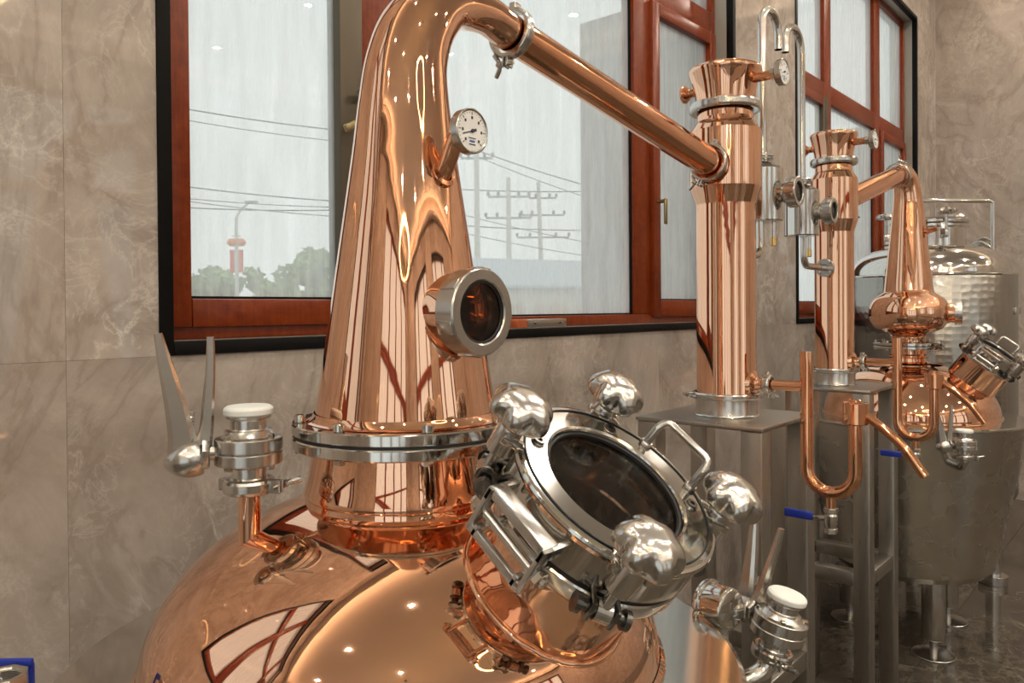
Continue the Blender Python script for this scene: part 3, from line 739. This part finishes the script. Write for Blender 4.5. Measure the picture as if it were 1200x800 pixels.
def stand(loc, label):
    t = thing('equipment_stand', (loc.x, loc.y, 0), label, 'metal stand')
    h = .192; z = 1.286
    MB().box((-h, -h, z - .012), (h, h, z), bev=.0025).obj('top_plate', BRUSH, t)
    for sx in (-1, 1):
        for sy in (-1, 1):
            x, y = sx * (h - .004), sy * (h - .004)
            MB().box((min(x, x - sx * .06), min(y, y - sy * .06), 0), (max(x, x - sx * .06), max(y, y - sy * .06), z - .0125), bev=.004).obj('leg', BRUSH, t)
    for s in (-1, 1):
        a = s * (h - .034)
        MB().box((a - .026, -h + .0645, .545), (a + .026, h - .0645, .597), bev=.003).obj('rail', BRUSH, t)
        MB().box((-h + .0645, a - .026, .545), (h - .0645, a + .026, .597), bev=.003).obj('rail', BRUSH, t)
    return t
stand(C1, 'brushed steel stand with four square legs under the taller condenser column')
stand(C2, 'brushed steel stand with four square legs under the slimmer condenser column')

# ------------------------------------------------------------------ stainless vent vessels with hooked pipes
def vessel(loc, sgn, span, z0, col_dx, hook_top, hook_end, label):
    t = thing('vent_vessel', (loc[0], loc[1], 0), label, 'steel vessel')
    r = .062; z1 = z0 + .168
    MB().lathe(chamfer([(0, z0), (r, z0), (r, z1), (r * .45, z1 + .018), (.018, z1 + .02), (.018, z1 + .034), (0, z1 + .034)], .003), 48).obj('vessel_body', STEEL, t)
    MB(T((0, 0, z1 + .036))).ring(.008, .034, -.006, -.001, seg=32).ring(.008, .034, .001, .006, seg=32).obj('pipe_flange', SATIN, t)
    for k in range(4): a = R(45 + 90 * k); MB().hexa(.006, z1 + .026, z1 + .048, T((.026 * math.cos(a), .026 * math.sin(a), 0))).obj('flange_bolt', SATIN, t)
    rm = span / 2; zc = hook_top - .0135 - rm
    pts = [(0, 0, z1 + .03), (0, 0, zc)] + [(sgn * (rm - rm * math.cos(a)), 0, zc + rm * math.sin(a)) for a in [math.pi * k / 14 for k in range(1, 15)]] + [(sgn * span, 0, hook_end)]
    hp = MB().tube(pts, .0135, 24, caps=False).obj('hooked_pipe', STEEL, t)
    MB(T((sgn * span, 0, 0))).lathe([(.0134, hook_end + .001), (.0105, hook_end), (.0105, hook_end + .05)], 24).obj('pipe_bore', DARKST, hp)
    M = basis(fY, (1, 0, 0), (0, -.118, z0 + .085))
    MB(M).lathe([(.030, -.075), (.028, -.05), (.036, -.04), (.036, -.02)], 36).obj('sight_stub', STEEL, t)
    sight(t, M, .046, .034, .68)
    cx = col_dx
    MB().tube(catmull([(-sgn * .02, 0, z0), (-sgn * .02, 0, z0 - .075), (-sgn * .035, 0, z0 - .10), (-sgn * .065, 0, z0 - .108), (cx, 0, z0 - .108)], 5), .0125, 20).obj('return_elbow', STEEL, t)
    M = basis((sgn, 0, 0), (0, 1, 0), (cx - (-sgn) * .012 * 1 + 0, 0, z0 - .108))
    f = MB(M); f.ring(.012, .036, -.005, .005, seg=32)
    for k in range(4): a = R(45 + 90 * k); f.disc(.0052, .005, .010, T((.027 * math.cos(a), .027 * math.sin(a), 0)), 10)
    f.obj('elbow_flange', SATIN, t)
    MB(T((sgn * .012, -.03, 0))).disc(.008, z0 - .055, z0, seg=16).obj('drain_stub', STEEL, t)
    MB(T((sgn * .012, -.03, 0))).disc(.0095, z0 - .078, z0 - .05, seg=16).obj('brass_plug', BRASS, t)
    return t
V1 = (2.372, 1.016); V2_ = (2.853, 1.072)
vessel(V1, 1, .13, 1.872, C1.x + .105 - V1[0], 2.576, 2.452, 'polished steel vent vessel with hooked pipe beside the taller condenser column')
vessel(V2_, -1, .15, 1.862, C2.x - .095 - V2_[0], 2.626, 2.505, 'polished steel vent vessel with hooked pipe beside the slimmer condenser column')

# ------------------------------------------------------------------ second still with onion neck
t = thing('pot_still', S2, 'onion-necked copper pot still set in a tapered steel jacket on three legs', 'pot still')
still_jacket(t, 215)
MC2 = (0, -.385, 1.395); Mm2, nn2 = manway_frame(MC2)
still_dome(t, MC2, nn2, .132 * .82)
manway(t, Mm2, .132, .27, (134, 46, -44, -134), COP)
MB().lathe([(.175, 1.290), (.12, 1.296), (.098, 1.304), (.094, 1.314), (.096, 1.322), (.082, 1.330), (.080, 1.345), (.087, 1.352), (.087, 1.360), (.079, 1.366), (.079, 1.398)], 72).obj('neck_ring', COP, t)
flange_pair(t, 1.408, .158, 8, 20, .007, .012)
MB().lathe([(.078, 1.420)] + prof_smooth([(.078, 1.425), (.079, 1.448), (.088, 1.463), (.112, 1.474)], 4) + prof_smooth([(.118, 1.476), (.150, 1.494), (.172, 1.53), (.178, 1.565), (.174, 1.602), (.156, 1.637), (.128, 1.658), (.1135, 1.668), (.109, 1.68)], 5), 88).obj('onion_bulb', COP, t)
sw2 = [(0, 1.678, .1095), (0, 1.80, .097), (0, 1.95, .082), (0, 2.06, .0715), (.004, 2.13, .0645), (.026, 2.198, .058), (.066, 2.236, .050), (.112, 2.236, .0455), (.15, 2.226, .0450)]
P = catmull(sw2, 8)
MB().tube([Vector((e2.x * p.x, e2.y * p.x, p.y)) for p in P], [p.z for p in P], 72, caps=False).obj('swan_neck', COP, t)
M = basis((.2, -.98, 0), (1, 0, 0), (.046, -.225, 1.567))
MB(M).lathe([(.052, -.075), (.046, -.055), (.046, -.03)], 40).obj('sight_stub', COP, t)
sight(t, M, .056, .032)
MB().tube([(0.02, -.06, 1.955), (0.02, -.085, 1.965), (0.02, -.125, 1.975)], .0125, 18).obj('thermometer_stub', COPP, t)
dial(t, basis((.25, -1, 0), (1, 0, 0), (.03, -.155, 1.975)), .03, .02)
az = R(-147); ox, oy = math.cos(az), math.sin(az)
pp = [(ox * .46, oy * .46, .925), (ox * .55, oy * .55, .925), (ox * .595, oy * .595, .930), (ox * .62, oy * .62, .95), (ox * .625, oy * .625, .972)]
MB().tube(catmull(pp, 5), .0165, 24).obj('outlet_pipe', STEEL, t)
butterfly(t, T((ox * .625, oy * .625, .978)) @ RZ(-55))
lyne(S2, e2, (.152, 2.2255), ((C2 - S2).length - .088, 2.035), .045, .0455, 'short copper pipe sloping from the onion-necked still to the slimmer condenser column', 150)

# ------------------------------------------------------------------ jacketed storage tank
TK = Vector((5.15, 1.17, 0))
t = thing('storage_tank', TK, 'domed stainless tank with dimpled jacket standing by the end wall', 'steel tank')
MB().lathe([(.0, .36), (.30, .40), (.44, .50), (.452, .53), (.452, 1.770), (.446, 1.782), (.43, 1.786)], 96).obj('tank_body', DIMPLE, t)
MB().lathe([(.43, 1.784)] + [(.215 + .213 * math.cos(R(a)), 1.795 + .155 * math.sin(R(a))) for a in range(0, 91, 6)] + [(.20, 1.953), (.0, 1.96)], 96).obj('tank_dome', STEEL, t)
MB().torus(.450, .008, T((0, 0, 1.776)), 96, 8).obj('rim_band', STEEL, t)
for k in range(3):
    a = R(30 + 120 * k); x, y = .33 * math.cos(a), .33 * math.sin(a)
    lg = MB(T((x, y, 0))).tube([(0, 0, .05), (0, 0, .47)], .04, 24).obj('leg', SATIN, t); MB(T((x, y, 0))).disc(.075, 0, .05, seg=28).obj('foot_plate', SATIN, lg)
hn = MB().lathe(chamfer([(.195, 1.94), (.195, 2.06), (.215, 2.062), (.215, 2.082), (.0, 2.082)], .003), 64).obj('top_hatch', STEEL, t)
MB().lathe(chamfer([(0, 2.086), (.218, 2.086), (.218, 2.106), (.19, 2.118), (0, 2.128)], .004), 64).obj('hatch_lid', STEEL, hn)
for a in (114, -25, 215):
    K = T((.235 * math.cos(R(a)), .235 * math.sin(R(a)), 2.01)) @ RZ(a)
    kb = MB(K); kb.tube([(0, 0, -.01), (0, 0, .12)], .009, 12).box((-.04, -.012, -.015), (.01, .012, .03), bev=.004); kb.obj('swing_bolt', CAST, hn)
    st = MB(K @ T((0, 0, .115))); st.lathe([(0, 0), (.02, .002), (.046, .010), (.050, .024), (.034, .038), (0, .042)], 30, rmod=lambda a_, r, z: 1 + .14 * math.cos(5 * a_) * min(1, r / .03)); st.obj('star_knob', CAST, hn, 60)
zt = 2.225
MB().tube([(-.03, .05, 2.12), (-.03, .05, zt), ] + catmull([(-.018, .032, zt + .012), (.10, -.09, zt + .012), (.28, -.265, zt + .012)], 3) + [(.295, -.285, zt), (.295, -.285, 1.93)], .013, 14).obj('wash_pipe', STEEL, t)
for o_, d_ in (((.34, -.19, 1.915), (.75, -.35, .6)),):
    M = basis(d_, (0, 0, 1), o_)
    MB(M).lathe(chamfer([(.042, -.06), (.042, .045), (.066, .05), (.066, .063), (.0, .063)], .002), 32).obj('inlet_ferrule', SATIN, t)
    MB(M).lathe(chamfer([(.034, .063), (.034, .10), (.058, .103), (.058, .115), (0, .115)], .002), 32).obj('inlet_cap', CAST, t)
MB(basis((-.1, -1, 0), (1, 0, 0), (-.02, -.455, 1.57))).box((-.05, -.02, -.004), (.05, .02, .006), bev=.003).obj('maker_plate', SATIN, t)

# ------------------------------------------------------------------ pipe end with blue-levered valve beside the large still
bv = thing('ball_valve', (.309, 1.163, 0), 'steel threaded ball valve with blue lever on a floor pipe beside large still', 'valve')
zz = 1.128
MB().tube([(0, 0, 0.0), (0, 0, zz - .10)], .018, 20).obj('floor_pipe', SATIN, bv)
vb = MB(); vb.lathe(chamfer([(.0, zz - .10), (.02, zz - .10), (.023, zz - .085), (.023, zz - .06), (.024, zz - .045)], .001), 24).lathe(chamfer([(.0, zz - .045), (.030, zz - .045), (.030, zz), (.023, zz + .0005), (.0215, zz - .003)], .0012), 8)
o = vb.obj('valve_body', SATIN, bv)
th_ = []
for k in range(14): th_ += [(.0215, zz - .003 - k * .0028), (.0195, zz - .0044 - k * .0028)]
MB().lathe(th_ + [(0, zz - .04)], 28).obj('threaded_bore', SATIN, o)
MB(RZ(-48)).tube([(-.012, .015, zz - .046), (-.012, .047, zz - .046)], .008, 12).obj('lever_stem', SATIN, o)
hb = MB(RZ(-48)); hb.box((-.045, .042, zz - .016), (.012, .050, zz + .000), bev=.003).box((.004, .042, zz - .052), (.012, .052, zz - .006), bev=.003).box((-.03, .044, zz - .052), (.008, .05, zz - .040), bev=.002)
hb.obj('lever_grip', BLUE, bv)

# ------------------------------------------------------------------ outside the windows
GR = mat('asphalt', (.34, .34, .33), .9)
g = tag(MB().box((-60, 1.9, -.4), (140, 200, -.25)).obj('ground_outside', GR), kind='structure')
FIN = mat('stucco_lilac_grey', (.34, .315, .315), .9)
for x, lb in ((3.42, 'pale grey stucco fin outside the window behind the large still'), (7.02, 'pale grey stucco fin outside the window near the end wall')):
    o = tag(MB().box((x, 1.86, -.25), (x + .25, 2.50, 3.16), bev=.01).obj('facade_fin', FIN), lb, 'wall fin')
POLE = mat('pale_concrete_pole', (.62, .61, .53), .85); WIRE = mat('wire_black', (.03, .03, .03), .6); CER = mat('insulator', (.28, .29, .30), .4)
def at(px, py, d):
    """world point seen near pixel (px, py) at depth d"""
    t_ = (px - 600) / FPX; h_ = 362 - .0075 * (px - 600)
    return Vector((d * (_c + t_ * _s), d * (_s - t_ * _c), EYE - (py - h_) / FPX * d))
def pole(px, top, d, label, arms, lean=0.):
    p = at(px, top, d); t = thing('street_pole', (p.x, p.y, -.25), label, 'utility pole')
    hgt = p.z + .25; MB().tube([(0, 0, 0), (lean, 0, hgt)], [.17, .11], 14).obj('pole_shaft', POLE, t)
    for dz, half in arms:
        a = MB(T((0, 0, hgt - dz))); a.box((-half * _s, -.05, -.05), (half * _s, .05, .05), RZ(-48)); ao = a.obj('cross_arm', CER, t)
        for s in (-1, -.5, .5, 1):
            MB(T((s * half * _s * math.cos(R(48)), -s * half * _s * math.sin(R(48)), hgt - dz + .05))).lathe([(0, 0), (.09, .02), (.05, .06), (.11, .1), (.05, .15), (.1, .19), (0, .24)], 10).obj('insulator', CER, ao)
    return p
pole(560, 150, 38, 'tall plain pale utility pole outside with a single cross arm', [(1.5, 1.2)])
pole(597, 208, 40, 'pale utility pole outside with two wide cross arms', [(1.0, 1.6), (2.1, 1.8), (5.6, 1.7)])
pole(637, 214, 45, 'leaning pale utility pole outside carrying stacked switchgear arms', [(.9, 1.2), (1.9, 1.9), (3.2, 2.3), (4.9, 1.6)], -.4)
wires = [((215, 127), (400, 153)), ((215, 140), (400, 166)), ((215, 218), (400, 236)), ((215, 232), (400, 243)), ((215, 243), (400, 246)), ((215, 235), (400, 254)),
         ((560, 176), (690, 218)), ((552, 180), (690, 232)), ((540, 222), (700, 224)), ((545, 252), (700, 286)), ((540, 264), (700, 270)), ((540, 272), (690, 300))]
for i, ((xa, ya), (xb, yb)) in enumerate(wires):
    a, b = at(xa, ya, 36 + 6 * (i > 5)), at(xb, yb, 36 + (i % 3) + 6 * (i > 5)); e = (b - a); a2, b2 = a - e * .6, b + e * .6
    pts = [a2.lerp(b2, k / 16) + Vector((0, 0, -.35 * (1 - (2 * k / 16 - 1) ** 2) + .28)) for k in range(17)]
    tag(MB().tube(pts, .022 if i % 2 else .03, 6).obj('street_wire', WIRE), 'thin overhead wire strung outside the window', 'wire', 'overhead wires outside')
# street lantern post
LRED = mat('lantern_red', (.75, .05, .02), .6); LORG = mat('lantern_orange', (.85, .22, .03), .6)
p = at(278, 255, 42); t = thing('lantern_post', (p.x, p.y, -.25), 'pale street lamp post with paired red lanterns and banners outside', 'street lamp')
hh = p.z + .25
MB().tube([(0, 0, 0), (0, 0, hh)], [.14, .08], 12).obj('post', POLE, t)
side = Vector((_s, -_c, 0))
MB().tube([(0, 0, hh)] + [tuple(side * x_ + Vector((0, 0, hh + z_))) for x_, z_ in ((.3, .5), (.7, .8))], .06, 8).obj('lamp_arm', POLE, t)
MB(T(tuple(side * .85 + Vector((0, 0, hh + .85))))).box((-.35, -.12, -.06), (.35, .12, .06), RZ(-48), .03).obj('lamp_head', CER, t)
for s in (-1, 1):
    q = side * (s * .24)
    MB().tube([(0, 0, hh - 1.0), tuple(q + Vector((0, 0, hh - 1.0)))], .03, 6).obj('lantern_bracket', POLE, t)
    MB(T(tuple(q + Vector((0, 0, hh - 1.35))))).lathe([(0, -.22), (.14, -.2), (.26, -.08), (.28, 0), (.26, .08), (.14, .2), (0, .22)], 14).obj('lantern', LORG, t)
    MB(T(tuple(q + Vector((0, 0, hh - 2.35))))).box((-.12, -.02, -.65), (.12, .02, .6), RZ(-48)).obj('banner', LRED, t)
# trees
LEAF = mat('leaf_green', (.10, .17, .06), .7); m = LEAF
L(m, ramp(m, noise(m, objco(m), 2.5, 3).outputs[0], [(.3, (.24, .36, .13)), (.7, (.42, .52, .24))]), BS(m).inputs['Base Color'])
BARK = mat('bark', (.16, .13, .10), .9)
def tree(px, top, d, wpx, label, seed):
    rnd = random.Random(seed); p = at(px, top, d); t = thing('tree', (p.x, p.y, -.25), label, 'tree', 'trees outside'); hgt = p.z + .25; cr = wpx / FPX * d / 2
    MB().tube([(0, 0, 0), (0, 0, hgt * .7)], [.2, .08], 8).obj('trunk', BARK, t)
    f = MB(); vs_, fs_ = [], []
    ctr = [(Vector((rnd.gauss(0, .45), rnd.gauss(0, .45), rnd.uniform(-.75, .6))), rnd.uniform(.3, .5)) for _ in range(16)]
    for _ in range(1500):
        c_, r_ = rnd.choice(ctr); v_ = Vector((rnd.gauss(0, 1), rnd.gauss(0, 1), rnd.gauss(0, 1))).normalized() * r_ * rnd.random() ** .3
        q = c_ + v_; q = Vector((q.x * cr, q.y * cr, hgt - cr * .75 + q.z * cr * .8)); n_ = Vector((rnd.gauss(0, 1), rnd.gauss(0, 1), rnd.gauss(0, 1))).normalized(); u = n_.orthogonal().normalized() * .2; w_ = n_.cross(u) * 1.4
        k = len(vs_); vs_ += [q - u - w_ * .3, q + u - w_ * .3, q + w_, q - w_]; fs_ += [(k, k + 1, k + 2), (k, k + 3, k + 1)]
    f.add(vs_, fs_); tag(f.obj('foliage', LEAF, t), kind='stuff')
tree(255, 312, 55, 70, 'low pale green tree outside behind the lantern post', 3)
tree(372, 292, 45, 78, 'tallest bushy green tree outside the window', 5)
tree(330, 328, 52, 60, 'small low green tree outside beside the bushy one', 8)
# warehouse
SH = mat('shed_wall', (.66, .63, .57), .8); SR = mat('shed_roof', (.45, .50, .55), .6)
a, b = at(560, 300, 22), at(700, 286, 24)
t = thing('warehouse', (a.x, a.y, -.25), 'low pale warehouse shed with blue-grey roof beyond the poles', 'building')
ang = math.atan2(b.y - a.y, b.x - a.x); ln = (b - a).length; hw = 2.55
MB(RZ(math.degrees(ang))).box((-1, 0, 0), (ln + 2.5, 6, hw)).obj('wall_block', SH, t)
rf = MB(RZ(math.degrees(ang))); rf.add([(-1.3, -.3, hw), (ln + 2.8, -.3, hw), (ln + 2.8, 3, hw + 1.0), (-1.3, 3, hw + 1.0), (ln + 2.8, 6.3, hw), (-1.3, 6.3, hw), (-1.3, -.3, hw - .08), (ln + 2.8, -.3, hw - .08), (ln + 2.8, 6.3, hw - .08), (-1.3, 6.3, hw - .08)], [(0, 1, 2, 3), (3, 2, 4, 5), (0, 6, 7, 1), (5, 4, 8, 9), (6, 9, 8, 7), (0, 3, 5, 9, 6), (1, 7, 8, 4, 2)])
rf.obj('roof', SR, t)
for k in range(3):
    MB(RZ(math.degrees(ang))).box((.4 + k * 1.5, -.05, 0), (1.5 + k * 1.5, .02, 2.0)).obj('shed_door', mat('shed_door_tan', (.5, .42, .34), .7), t)
